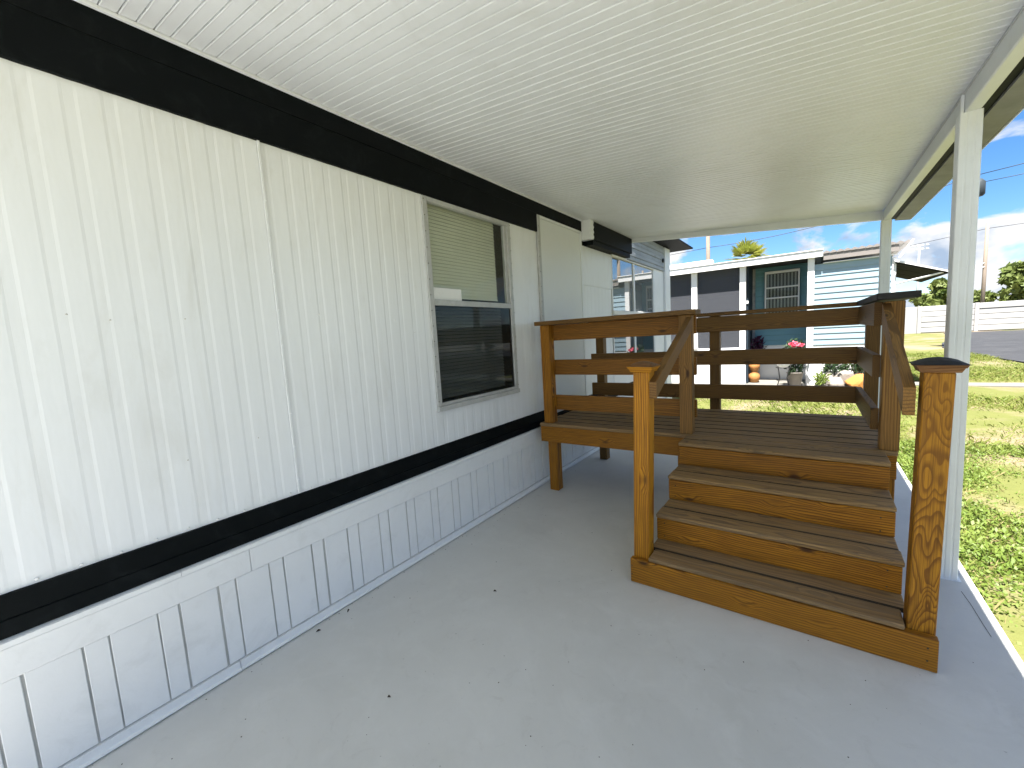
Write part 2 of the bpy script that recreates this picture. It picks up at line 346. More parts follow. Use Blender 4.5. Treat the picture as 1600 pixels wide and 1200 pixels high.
# street with a rounded corner and its edge strip
rd = [(60, 43.2), (9.6, 43.2)]
for k in range(9):
    a = math.pi / 2 + (math.pi / 2) * k / 8
    rd.append((9.8 + 3.0 * math.cos(a), 26 + 3.0 * math.sin(a)) if k else (9.0, 43.0))
rd += [(6.8, 26), (6.75, 21), (6.95, 17.6), (7.5, 14), (8.8, 8), (10.5, 0), (12.5, -12), (60, -12)]
rd = [(60, 43.2), (10.2, 43.2), (8.9, 34), (7.5, 29), (6.85, 25.4), (6.72, 21.4), (7.0, 17.6), (7.6, 14), (9, 8), (10.6, 0), (12.5, -12), (60, -12)]
sheet('street', rd, GZ + .03, MT['asphalt'], .2)
sheet('garden_path', [(2.6, 12.1), (9.0, 12.05), (9.0, 12.6), (2.6, 12.65)], GZ + .022, MT['pave'], .1)
sheet('neighbour_slab', [(-9, 10.7), (2.5, 10.75), (2.5, 14), (-9, 14)], -.06, MT['pave'], .1)

# ------------------------------------------------------------------ mobile home
home = empty('mobile_home', (0, 2, 0), 'white ribbed metal mobile home wall with black bands beside the carport', 'mobile home')
PIT = .1065
WIN = (2.055, 3.035, 1.005, 2.42)     # window opening y0,y1,z0,z1
DOOR = (3.52, 4.435, .70, 2.58)
def siding(y0, y1, z0, z1, name='siding_panel', x0=0):
    """ribbed sheet: raised 46 mm rib every 106.5 mm"""
    ys = [y0]; k = math.floor((y0 - .286) / PIT) - 1; prof = []
    def h(y):
        t = (y - .286) % PIT
        if t < .010: return -.0012 * t / .010
        if t < .037: return -.0012
        if t < .047: return -.0012 * (1 - (t - .037) / .010)
        return 0
    br = sorted({y0, y1} | {y for i in range(-30, 100) for y in [.286 + i * PIT + s for s in (0, .010, .037, .047)] if y0 < y < y1})
    v = []
    for z in (z0, z1):
        for y in br: v.append((x0 + h(y), y, z))
    n = len(br)
    for z in (z0, z1): v += [(x0 - .02, y0, z), (x0 - .02, y1, z)]
    f = [[i, i + 1, n + i + 1, n + i] for i in range(n - 1)]
    c = Vector((x0, (y0 + y1) / 2, (z0 + z1) / 2))
    o = pydata(name, [Vector(p) - c for p in v], f + [[2 * n, 2 * n + 1, 2 * n + 3, 2 * n + 2]], MT['siding'], Matrix.Translation(c), home)
    return o
for a, b in [(-4.2, -2.45), (-2.45, -.7), (-.7, 1.038), (1.038, WIN[0])]: siding(a, b, .72, 2.44)
siding(WIN[0], WIN[1], .72, WIN[2]); siding(WIN[1], DOOR[0] - .02, .72, 2.44); 
siding(DOOR[1] + .02, 5.33, .72, 2.0); box('siding_patch', (-.012, .008), (DOOR[1] + .03, 5.33), (2.0, 2.44), MT['siding'], home, .002)
for ys in (1.038, -.7, -2.45): box('seam_strip', (.004, .0085), (ys - .006, ys + .006), (.725, 2.43), MT['siding'], home, .001)
# black bands, each with a shallow crease
def band(name, y0, y1, z0, z1, x, cre):
    prism(name, [(x - .03, z0), (x, z0 + .004), (x, cre - .004), (x - .004, cre), (x, cre + .004), (x, z1 - .004), (x - .03, z1)], 'y', y0, y1, MT['black'], home)
band('lower_band', -4.2, 3.50, .577, .725, .012, .64); band('lower_band', 3.50, 8.0, .577, .70, .010, .63)
band('upper_band', -4.2, 3.52, 2.425, 2.72, .014, 2.60); box('upper_band', (-.02, .010), (3.52, 4.5), (2.585, 2.72), MT['black'], home, .002)
# skirting: planks between rails
random.seed(3)
g = .073 - 20 * .2135; ylist = []
while g < 7.9:
    ylist += [(g, g + .144), (g + .144, g + .2135)]; g += .2135
for i, (a, b) in enumerate(ylist):
    gap = random.choice([.0025, .003, .004, .006])
    box('skirt_plank', (-.012, -.004 + random.uniform(-.001, .001)), (a + gap, b - gap), (.052, .434), MT['skirt'], home, .002)
box('skirt_backing', (-.05, -.0125), (-4.2, 7.9), (.001, .575), MT['groove'], home, 0)
yy = [-4.2, -2.1, -.2, .78, 2.9, 5.0, 7.9]
for a, b in zip(yy[:-1], yy[1:]): box('skirt_rail', (-.02, .006), (a + .001, b - .001), (.437, .546), MT['skirt'], home, .003)
yy = [-4.2, -1.0, .52, 2.6, 5.2, 7.9]
for a, b in zip(yy[:-1], yy[1:]): prism('skirt_cap', [(-.02, .5465), (.013, .549), (.013, .567), (-.002, .5765), (-.02, .5765)], 'y', a + .001, b - .001, MT['skirt'], home)
yy = [-4.2, -.9, .685, 3.1, 5.6, 7.9]
for a, b in zip(yy[:-1], yy[1:]): prism('skirt_track', [(-.012, .007), (.014, .006), (.014, .010), (.003, .015), (.003, .046), (-.012, .046)], 'y', a + .0015, b - .0015, MT['skirt'], home)
# screws along the siding edge (too small to pick apart one by one)
def screws(name, pts, r, mat, parent, ax='x'):
    v, f = [], []
    for (x, y, z) in pts:
        b0 = len(v); n = 6
        for rr, dx in ((r, 0), (r * .6, r * .7)):
            for k in range(n):
                a = 2 * math.pi * k / n; c, s = math.cos(a) * rr, math.sin(a) * rr
                v.append((x + dx, y + c, z + s) if ax == 'x' else (x + c, y - dx, z + s))
        f += [[b0 + k, b0 + (k + 1) % n, b0 + n + (k + 1) % n, b0 + n + k] for k in range(n)] + [[b0 + n + k for k in range(n)]]
    return tag(pydata(name, v, f, mat, None, parent), kind='stuff')
random.seed(5)
screws('screws', [(.002, .286 + .07 + i * PIT * random.choice([1, 1]), .733 + random.uniform(-.003, .004)) for i in range(-6, 30)], .006, MT['skirt'], home)
screws('nail_heads', [(.001, y, z) for y, z in [(.32, 1.62), (.43, 1.60), (.66, 1.605), (.60, 1.02), (.88, 1.05), (1.9, 1.52), (1.75, 1.60), (1.25, 1.63)]], .0035, MT['groove'], home)
screws('seam_screws', [(.0088, 1.038 + .004 * (-1) ** i, .8 + i * .085) for i in range(19)], .003, MT['siding'], home)

# window: aluminium frame, two sashes, blinds, dark room behind
y0, y1, z0, z1 = WIN
win = box('window', (-.03, .016), (y0 - .008, y0 + .036), (z0 - .006, z1 + .002), MT['frame'], home, .003)
def wp(n, x, y, z, m, b=.002): return box(n, x, y, z, m, win, b)
wp('frame', (-.03, .016), (y1 - .030, y1 + .012), (z0 - .006, z1 + .002), MT['frame'])
wp('frame', (-.03, .017), (y0 + .0365, y1 - .0305), (z1 - .030, z1 + .001), MT['frame'])
wp('sill', (-.03, .030), (y0 - .008, y1 + .012), (z0 - .040, z0 - .0065), MT['frame'])
wp('frame', (-.03, .013), (y0 + .0365, y1 - .0305), (z0 - .006, z0 + .016), MT['frame'])
zm = 1.722
wp('meeting_rail', (-.03, .014), (y0 + .0365, y1 - .0305), (zm - .02, zm + .02), MT['frame'])
wp('sash_stile', (-.028, .004), (y1 - .062, y1 - .0305), (zm + .0205, z1 - .0305), MT['frame'])
wp('sash_stile', (-.028, .002), (y1 - .052, y1 - .0305), (z0 + .0165, zm - .0205), MT['rubber'])
wp('pane', (-.012, -.008), (y0 + .037, y1 - .0625), (zm + .0205, z1 - .0305), MT['glass'], 0)
wp('pane', (.000, .004), (y0 + .037, y1 - .0525), (z0 + .0165, zm - .0205), MT['screen'], 0)
wp('label_sticker', (-.0078, -.0068), (y0 + .045, y0 + .34), (zm + .022, zm + .105), MT['skirt'], 0)
for i in range(27):
    z = zm + .04 + i * .0245
    box('blind_slat', (-.052, -.049), (y0 + .03, y1 - .14 + random.uniform(-.002, .002)), (z, z + .027), MT['blind'], win, .0005, rot=Matrix.Rotation(math.radians(-22), 4, 'Y'))
for i in range(26):
    z = z0 + .03 + i * .0256
    box('blind_slat', (-.062, -.059), (y0 + .03, y1 - .09 + random.uniform(-.002, .002)), (z, z + .026), MT['blindlow'], win, .0005, rot=Matrix.Rotation(math.radians(-38), 4, 'Y'))
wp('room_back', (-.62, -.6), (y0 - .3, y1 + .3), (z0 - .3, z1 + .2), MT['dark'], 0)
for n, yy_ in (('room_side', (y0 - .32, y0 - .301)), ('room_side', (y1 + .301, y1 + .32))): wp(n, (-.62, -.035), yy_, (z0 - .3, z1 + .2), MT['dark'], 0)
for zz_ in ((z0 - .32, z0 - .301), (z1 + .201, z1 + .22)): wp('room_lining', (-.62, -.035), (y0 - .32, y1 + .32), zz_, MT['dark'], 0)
screws('screws', [(.0165, y0 + .002, z0 + .03 + i * .105) for i in range(14)] + [(.0165, y1 + .006, z0 + .03 + i * .105) for i in range(14)], .0042, MT['deadleaf'], win)

# door, flush with a metal frame
door = box('door', (-.03, .012), (DOOR[0] + .035, DOOR[1] - .02), (DOOR[2] + .01, DOOR[3] - .02), MT['door'], home, .003)
box('door_frame', (-.03, .020), (DOOR[0] - .015, DOOR[0] + .031), (DOOR[2], DOOR[3] + .005), MT['frame'], door, .003)
box('door_frame', (-.03, .018), (DOOR[1] - .018, DOOR[1] + .02), (DOOR[2], DOOR[3] + .005), MT['alu'], door, .003)
box('door_frame', (-.03, .019), (DOOR[0] + .0315, DOOR[1] - .0185), (DOOR[3] - .018, DOOR[3] + .006), MT['alu'], door, .003)
box('threshold', (-.03, .05), (DOOR[0], DOOR[1]), (DOOR[2] - .03, DOOR[2] + .0), MT['frame'], door, .003)
screws('screws', [(.0205, DOOR[0] - .004, .8 + i * .14) for i in range(13)], .0042, MT['deadleaf'], door)
# sunroom end: black roof beam, white end cap, grey header boards, glazing, corner post
box('roof_beam', (-.02, .115), (4.56, 5.84), (2.50, 2.70), MT['black'], home, .004)
prism('beam_end_cap', [(-.01, 2.495)] + [(.118 + (.008 if i % 2 else 0), 2.495 + .215 * i / 8) for i in range(9)] + [(-.01, 2.71)], 'y', 4.475, 4.555, MT['alu'], home)
box('beam_trim', (-.02, .1), (4.57, 5.8), (2.445, 2.497), MT['black'], home, .003)
box('header_end', (-.02, .03), (5.33, 5.86), (2.44, 2.452), MT['alu'], home, .001)
for i in range(7):
    a = 2.452 + i * .060
    box('header_board', (-.03, .03 + .006 * (i % 2)), (5.86, 7.72), (a, a + .056), MT['header'], home, .004)
lathe('vent_plug', [(.0, 0), (.035, 0), (.035, .02), (.0, .02)], (0, 0, 0), MT['rubber'], home, 10).matrix_basis = WM[home].inverted() @ Matrix.Translation((.036, 7.62, 2.62)) @ Matrix.Rotation(math.pi / 2, 4, 'Y')
box('corner_post', (-.09, .05), (7.73, 8.05), (.0, 2.86), MT['alu'], home, .006)
box('window_pier', (-.09, .012), (7.18, 7.725), (1.05, 2.44), MT['alu'], home, .004)
box('window_head', (-.04, .022), (5.33, 7.725), (2.425, 2.4405), MT['nwhite'], home, .002)
for n, (a, b), (c, d), m in [('glazing', (5.36, 6.19), (1.73, 2.42), 'mirror'), ('glazing', (6.23, 7.16), (1.73, 2.42), 'mirror'), ('glazing', (5.36, 6.19), (1.06, 1.67), 'mirror2'), ('glazing', (6.23, 7.16), (1.06, 1.67), 'mirror2')]:
    o = box(n, (-.01, -.004), (a, b), (c, d), MT[m], home, 0)
    for (p, q, r_, s_) in ((a - .02, a + .012, c, d), (b - .012, b + .02, c, d)): box('sash_stile', (-.02, .008), (p, q), (r_, s_), MT['alu'], o, .002)
box('glazing_sill', (-.04, .03), (5.33, 7.18), (1.672, 1.728), MT['nwhite'], home, .004)
box('glazing_sill', (-.04, .03), (5.33, 7.18), (1.0, 1.058), MT['nwhite'], home, .004)
box('sunroom_wall', (-.04, .004), (5.33, 7.725), (.70, .999), MT['siding'], home, .002)
box('sunroom_back', (-1.6, -1.55), (5.2, 7.9), (.6, 2.5), MT['ngray'], home, 0)
box('roof', (-3.7, .02), (-4.4, 8.0), (2.905, 2.97), MT['eave'], home, .01)
box('roof_eave', (-3.9, .36), (6.1, 8.45), (2.875, 2.904), MT['black'], home, .004)
box('roof_edge', (-3.7, .005), (-4.4, 5.86), (2.722, 2.904), MT['black'], home, 0)
box('end_wall', (-3.6, -.10), (7.9, 7.98), (0, 2.87), MT['siding'], home, 0)
box('end_wall', (-3.6, -.06), (-4.28, -4.2), (0, 2.9), MT['siding'], home, 0)
box('rear_wall', (-3.68, -3.6), (-4.28, 7.98), (0, 2.9), MT['siding'], home, 0)

# ------------------------------------------------------------------ carport
car = empty('carport', (2.78, 3, 0), 'white aluminium carport roof with ribbed ceiling on fluted posts', 'carport')
CZ0, CZ1, CX1 = 2.712, 2.520, 2.720
sl_ = (CZ0 - CZ1) / CX1; ang = math.atan(sl_)
PW = .0528; y = 5.86 - PW; Yb = -1.35  # unseen rear end of the roof cut short so sunlit slab bounces light in
Ln = 2.72 / math.cos(ang)
h = PW / 2
prof = [(-h + .0012, .004), (-h + .0012, .0), (-h + .0030, -.0016), (-h + .0055, -.0016), (-h + .007, 0), (h - .0045, 0), (h - .0012, .003), (h - .0012, .028), (-h + .0012, .028)]
n = len(prof); pv = [(sx * Ln / 2, a, b) for sx in (-1, 1) for a, b in prof]
pf = [[i, (i + 1) % n, n + (i + 1) % n, n + i] for i in range(n)] + [list(range(n))[::-1], list(range(n, 2 * n))]
pan = None; k = 0
while y > Yb:
    Mx = Matrix.Translation((1.360, y + PW / 2, (CZ0 + CZ1) / 2 + random.uniform(-.0006, .0006))) @ Matrix.Rotation(ang, 4, 'Y')
    if pan is None:
        o = pydata('ceiling_pan', pv, pf, MT['ceil'], Mx, car); pan = o.data
    else: mesh_obj('ceiling_pan', pan, None, Mx, car)
    y -= PW
roofM = Matrix.Translation((1.46, (5.86 + Yb) / 2, (CZ0 + CZ1) / 2 + .048)) @ Matrix.Rotation(ang, 4, 'Y')
mesh_obj('roof_skin', box_mesh(3.0, 5.92 - Yb, .03, .002, MT['alu']), None, roofM, car)
box('wall_trim', (.0145, .030), (Yb, 4.47), (2.695, 2.709), MT['ceil'], car, .002)
# front and back end fascia
prism('end_fascia', [(.012, 2.735), (2.718, 2.545), (2.718, 2.430), (.012, 2.664)], 'y', 5.863, 5.905, MT['alu'], car)
# side beam and eave
box('side_beam', (2.7205, 2.780), (Yb, 5.92), (2.415, 2.523), MT['alubeam'], car, .005)
box('beam_seam', (2.7185, 2.7204), (Yb, 5.85), (2.503, 2.506), MT['groove'], car, 0)
box('gutter_gap_shade', (2.782, 2.822), (Yb, 5.93), (2.428, 2.515), MT['black'], car, 0)  # black strip stands in for the dark of the open gap
prism('eave_overhang', [(2.823, 2.416), (2.935, 2.402), (2.938, 2.485), (2.823, 2.505)], 'y', Yb, 5.95, MT['eave'], car)
box('gutter_lip', (2.9385, 2.945), (Yb, 5.95), (2.398, 2.49), MT['alu'], car, .002)
def cpost(yc, lean=-.010):
    q = .0405; pr = []
    for (ax, ay), (bx, by) in [((-q, -q), (q, -q)), ((q, -q), (q, q)), ((q, q), (-q, q)), ((-q, q), (-q, -q))]:
        nxv, nyv = -(by - ay) / (2 * q), (bx - ax) / (2 * q)
        for t, dep in [(.04, 0), (.26, 0), (.29, .0015), (.36, .0015), (.39, 0), (.61, 0), (.64, .0015), (.71, .0015), (.74, 0), (.96, 0)]:
            pr.append((ax + (bx - ax) * t + nxv * dep, ay + (by - ay) * t + nyv * dep))
    F = Matrix.Translation((2.755, yc, 0)) @ Matrix.Rotation(lean / 2.4, 4, 'Y')
    o = prism('post', pr, 'z', .0042, 2.4135, MT['alu'], car, F=F)
    box('bracket', (2.7065, 2.7185), (yc - .036, yc - .016), (2.37, 2.50), MT['alu'], o, .001)
    box('anchor', (2.70, 2.81), (yc - .05, yc + .05), (.0005, .004), MT['alu'], o, .001)
    return o
for yc in (3.128, 5.84, .2): cpost(yc)

# ------------------------------------------------------------------ porch deck with stairs
deck = empty('porch_deck', (1.4, 3.3, 0), 'stained timber porch deck with rails and four steps under the carport', 'deck')
ZD = .650
def db(n, x, y, z, m='railwood', b=.003, **k): return box(n, x, y, z, MT[m], deck, b, **k)
# deck boards
yb = 3.253
for i in range(8):
    db('deck_board', (.085 + random.uniform(-.004, .004), 2.562 + random.uniform(-.004, .004)), (yb, yb + .128), (ZD - .030, ZD + random.uniform(-.002, .001)), 'tread', .005); yb += .1425
db('rim_joist', (.09, 2.556), (3.262, 3.300), (.475, .6195), 'wood')
db('rim_joist', (.09, .128), (3.301, 4.349), (.475, .6195), 'wood'); db('rim_joist', (2.518, 2.556), (3.301, 4.349), (.475, .6195), 'wood')
db('rim_joist', (.09, 2.556), (4.350, 4.388), (.475, .6195), 'railwood')
for xj in (.7, 1.32, 1.93): db('joist', (xj - .019, xj + .019), (3.301, 4.349), (.475, .6195))
for xl in (.138, 2.467): db('leg', (xl, xl + .089), (3.303, 3.392), (0, .6185), 'wood')
db('leg', (1.3, 1.389), (3.303, 3.392), (0, .474), 'wood')
# rail posts
for xl, zt in ((.130, 1.541), (1.326, 1.541)): db('rail_post', (xl, xl + .090), (3.270, 3.359), (ZD + .001, zt), 'railpost' if xl > 1 else 'wood', .004)
db('rail_post', (2.474, 2.563), (3.258, 3.347), (ZD + .001, 1.532), 'railpost', .004)
for xl in (.170, 1.340, 2.492): db('rail_post', (xl, xl + .089), (4.391, 4.480), (0, 1.541), 'railwood', .004)
for z0_, z1_ in ((1.400, 1.540), (1.088, 1.224), (.763, .898)):
    db('rail_board', (.132, 1.428), (3.361, 3.399), (z0_, z1_), 'railfront')
    db('rail_board', (.125, 2.448), (4.351, 4.389), (z0_ - .008, z1_ - .006), 'railwood')
    db('rail_board', (2.4355, 2.4735), (3.340, 4.350), (z0_ - .006, z1_ - .006), 'railwood')
db('rail_cap', (.085, 1.450), (3.245, 3.425), (1.542, 1.578), 'railwood')
db('rail_cap', (.110, 2.430), (4.335, 4.490), (1.542, 1.574), 'railwood')
db('rail_cap', (2.432, 2.620), (3.215, 4.500), (1.5425, 1.580), 'blackcap')
def dark_joint_edge(o):
    """grime and gap shade painted on the front joint edge, so the gap reads dark"""
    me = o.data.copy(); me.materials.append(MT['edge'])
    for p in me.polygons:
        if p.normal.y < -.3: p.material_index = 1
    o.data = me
for o in [c for c in deck.children if c.name.startswith('deck_board')][1:]: dark_joint_edge(o)
# stairs in their own slightly turned frame
SF = Matrix.Translation((1.367, 2.232, 0)) @ Matrix.Rotation(-.0177, 4, 'Z')
def sb(n, x, y, z, m, b=.003, **k): return box(n, x, y, z, MT[m], deck, b, F=SF, **k)
sb('riser', (-.076, 1.195), (0, .037), (.001, .1435), 'wood')
T = [.169, .331, .492, .651]; RY = [.0, .253, .515, .777, 1.017]
sb('tread', (.027, 1.094), (.004, .129), (.1465, T[0]), 'tread', .005); dark_joint_edge(sb('tread', (.0, 1.114), (.139, .272), (.1465, T[0]), 'tread', .005))
for i in (1, 2, 3):
    y0_, y1_ = RY[i], RY[i + 1]; ym = (y0_ + y1_) / 2
    sb('riser', (.0, 1.112), (y0_ + .003, y0_ + .028), (T[i - 1] + .001, T[i] - .0295), 'wood')
    sb('tread', (-.003, 1.118 if i == 1 else 1.114), (y0_ - .005, ym - .006), (T[i] - .0255, T[i]), 'tread', .005)
    dark_joint_edge(sb('tread', (-.001, 1.113), (ym + .004, y1_ + (.02 if i < 3 else -.001)), (T[i] - .0255, T[i] - .001), 'tread', .005))
for xs in (.03, .54, 1.045):
    pts = [(.16, .001), (.16, .143)]
    pts = [(.14, .001), (.14, .1435)]
    for i in (1, 2, 3): pts += [(RY[i] + .029, T[i - 1] - .026), (RY[i] + .029, T[i] - .027)]
    pts += [(1.015, T[3] - .027), (1.015, .36), (.45, .001)]
    prism('stringer', pts, 'x', xs, xs + .038, MT['railwood'], deck, F=SF)
def newel(xl, lean, capm, matn, wd):
    Mx = SF @ Matrix.Translation((xl + .0445, .083, .0)) @ Matrix.Rotation(lean, 4, 'Y')
    p = box('newel_post', (-.0445, .0445), (-.0445, .0445), (.144 if False else .002, 1.222), MT[matn], deck, .004, F=Mx)
    def ring(r0, z0, r1, z1): return [(-r0, -r0, z0), (r0, -r0, z0), (r0, r0, z0), (-r0, r0, z0), (-r1, -r1, z1), (r1, -r1, z1), (r1, r1, z1), (-r1, r1, z1)]
    q = [[0, 1, 5, 4], [1, 2, 6, 5], [2, 3, 7, 6], [3, 0, 4, 7], [0, 3, 2, 1], [4, 5, 6, 7]]
    pydata('cap_moulding', ring(.056, 1.2225, .064, 1.240), q, MT['wood2' if matn == 'wood2' else 'capwood'], Mx, p)
    pydata('cap_moulding', ring(.067, 1.2405, .072, 1.252), q, MT['wood2' if matn == 'wood2' else 'capwood'], Mx, p)
    # domed cap top
    v, f = [], []; m = 7; R_ = wd
    for j in range(m):
        for i in range(m):
            a, b = -1 + 2 * i / (m - 1), -1 + 2 * j / (m - 1)
            v.append((a * R_, b * R_, 1.2525 + .003 + .024 * (1 - a * a) * (1 - b * b) ** .8 if abs(a) < 1 and abs(b) < 1 else 1.2535))
    for j in range(m - 1):
        for i in range(m - 1): f.append([j * m + i, j * m + i + 1, (j + 1) * m + i + 1, (j + 1) * m + i])
    v += [(-R_, -R_, 1.2525), (R_, -R_, 1.2525), (R_, R_, 1.2525), (-R_, R_, 1.2525)]; f.append([m * m + 3, m * m + 2, m * m + 1, m * m])
    pydata('cap_top', v, f, MT[capm], Mx, p)
    return p
newel(-.072, .022, 'capwood', 'wood2', .073)
newel(1.100, .014, 'blackcap', 'wood3', .078)
# hand rails: 2x4 on edge with plumb-cut lower ends
def hrail(xa, ya, za, xb, yb_, zb, t=.038, hgt=.090):
    v = []
    for (x, y, z) in ((xa, ya, za), (xb, yb_, zb)):
        for dx, dz in ((0, 0), (t, 0), (t, hgt), (0, hgt)): v.append((x + dx, y, z + dz))
    f = [[0, 1, 2, 3], [4, 5, 6, 7], [0, 1, 5, 4], [1, 2, 6, 5], [2, 3, 7, 6], [3, 0, 4, 7]]
    # grain runs along local X
    c = Vector(((xa + xb) / 2, (ya + yb_) / 2, (za + zb) / 2)); X = (Vector((xb, yb_, zb)) - Vector((xa, ya, za))).normalized()
    Y = Vector((1, 0, 0)); Y = (Y - X * Y.dot(X)).normalized(); R = Matrix((X, Y, X.cross(Y))).transposed().to_4x4(); R.translation = c
    Ri = R.inverted(); pydata('handrail', [Ri @ Vector(p) for p in v], f, MT['railpost'], R, deck)
hrail(1.412, 2.265, 1.078, 1.384, 3.268, 1.435); hrail(2.428, 2.262, 1.048, 2.462, 3.256, 1.410, hgt=.112)
screws('screws', [(.05 + x, y, z) for x, y, z in []] or [(1.30, 2.2335, .05), (1.30, 2.2335, .10), (2.53, 2.211, .045), (2.53, 2.211, .10), (1.42, 2.478, .2), (1.42, 2.478, .28), (2.43, 2.458, .2), (2.43, 2.458, .28), (2.43, 2.72, .36), (2.43, 2.72, .43), (1.42, 2.74, .36), (1.42, 2.74, .43)], .004, MT['deadleaf'], deck, 'y')

# ------------------------------------------------------------------ neighbour's house
nb = empty('neighbour_house', (1, 12, 0), 'pale blue vinyl sided house with white fascia and screened porch', 'house')
def nbx(n, x, y, z, m, b=.004, p=None): return box(n, x, y, z, MT[m], p or nb, b)
def boards(x0, x1, yf, z0, z1, m, pitch=.13, lap=.013):
    z = z0
    while z < z1 - .01:
        zt = min(z + pitch, z1)
        prism('siding_board', [(yf + .02, z), (yf - lap, z), (yf - lap - .002, z + .010), (yf, zt), (yf + .02, zt)], 'x', x0, x1, MT[m], nb); z += pitch
boards(2.215, 3.53, 12.0, .87, 2.70, 'nblue'); nbx('skirting', (2.215, 3.53), (12.002, 12.03), (-.1, .868), 'nwhite')
nbx('corner_post', (2.085, 2.213), (11.95, 12.06), (-.06, 2.86), 'nwhite')
nbx('corner_trim', (3.531, 3.60), (11.975, 12.05), (-.08, 2.66), 'nwhite')
nbx('wall_core', (2.1, 3.53), (12.031, 16.5), (-.1, 2.66), 'nblue', 0); nbx('wall_core', (-7, 3.5), (16.5, 16.6), (-.1, 2.8), 'nwhite', 0)
boards(.95, 2.084, 13.1, .85, 2.90, 'nblue_shade', lap=.026); nbx('skirting', (.95, 2.084), (13.102, 13.13), (-.06, .848), 'nwhite')
nbx('wall_core', (.88, 2.1), (13.131, 13.3), (-.1, 2.9), 'ngray', 0)
w = nbx('window', (1.17, 1.925), (12.98, 13.03), (2.70, 2.76), 'nwhite')
for n, x, z in (('frame', (1.17, 1.205), (1.46, 2.699)), ('frame', (1.89, 1.925), (1.46, 2.699)), ('frame', (1.2055, 1.8895), (1.46, 1.50)), ('glazing_bar', (1.2055, 1.8895), (2.325, 2.36)), ('glazing_bar', (1.2055, 1.8895), (2.06, 2.095))):
    nbx(n, x, (12.98, 13.025), z, 'nwhite', .003, w)
nbx('pane', (1.2055, 1.8895), (13.008, 13.011), (1.501, 2.699), 'glass', 0, w)
nbx('room_back', (1.18, 1.92), (13.036, 13.0375), (1.47, 2.72), 'dark', 0, w)
for i in range(9): nbx('blind_vane', (1.222 + i * .0745, 1.222 + i * .0745 + .036), (13.022, 13.026), (1.51, 2.69), 'vane', 0, w)
# screened porch on the left
nbx('knee_wall', (-7, .83), (12.03, 12.13), (-.06, .86), 'nwhite')
nbx('porch_post', (-.425, -.285), (11.98, 12.10), (.861, 2.88), 'nwhite'); nbx('porch_post', (.705, .838), (11.98, 12.10), (-.06, 2.88), 'nwhite')
nbx('porch_post', (-1.75, -1.62), (11.98, 12.10), (.861, 2.88), 'nwhite'); nbx('porch_post', (-3.1, -2.97), (11.98, 12.10), (.861, 2.88), 'nwhite')
for a, b in ((-2.969, -1.751), (-1.619, -.426), (-.284, .704)): nbx('screen', (a, b), (12.05, 12.054), (.862, 2.87), 'lanai', 0)
nbx('porch_wall', (-7, .83), (14.4, 14.5), (-.1, 2.36), 'ngray', 0); nbx('porch_top_shade', (-7, .83), (14.3, 14.4), (2.36, 2.95), 'navy', 0)  # upper navy sheet stands in for the eave's shadow on the screens
nbx('porch_side', (.84, .88), (12.13, 13.1), (-.06, 2.88), 'navy'); nbx('screen_door_rail', (.835, .885), (12.105, 12.128), (1.95, 2.02), 'nwhite')
nbx('porch_floor', (-7, .84), (12.1, 14.4), (-.09, -.05), 'pave', 0)
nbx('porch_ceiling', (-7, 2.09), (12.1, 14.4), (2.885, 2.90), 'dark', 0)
# roofs
nbx('fascia', (-7.2, 2.36), (11.84, 11.88), (2.842, 2.99), 'nwhite'); nbx('roof', (-7.2, 2.36), (11.881, 16.6), (2.91, 2.985), 'nwhite')
nbx('roof_curb', (-7.2, .02), (12.35, 12.6), (2.986, 3.19), 'nwhite'); nbx('fascia_cap', (-7.2, 2.37), (11.82, 11.92), (2.991, 3.008), 'nwhite')
nbx('soffit', (2.37, 3.62), (11.88, 11.91), (2.76, 2.898), 'nroof'); nbx('soffit_board', (2.37, 3.62), (11.911, 12.02), (2.70, 2.715), 'nwhite')
for i in range(12): prism('roof_sheet', [(2.36 + i * .121, 2.90), (2.36 + i * .121 + .118, 2.906), (2.36 + i * .121 + .118, 2.935), (2.36 + i * .121 + .06, 2.965), (2.36 + i * .121, 2.93)], 'y', 11.86, 16.6, MT['nroof'], nb)
prism('barge_board', [(3.60, 2.62), (3.64, 2.62), (3.84, 2.955), (3.80, 2.955)], 'y', 11.80, 11.85, MT['nwhite'], nb)
# awning on the right side wall
aw = prism('awning', [(3.56, 2.56), (4.38, 2.235), (4.38, 2.265), (3.56, 2.60)], 'y', 11.9, 14.4, MT['nwhite'], nb)
for i in range(3): 
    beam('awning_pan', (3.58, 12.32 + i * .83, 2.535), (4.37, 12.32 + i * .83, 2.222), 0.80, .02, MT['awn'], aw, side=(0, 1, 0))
beam('awning_strut', (3.60, 12.0, 2.10), (4.30, 11.95, 2.25), .03, .03, MT['nwhite'], aw)
tag(nbx('hose_bib', (3.2, 3.24), (11.94, 11.99), (1.08, 1.12), 'steel', .004))

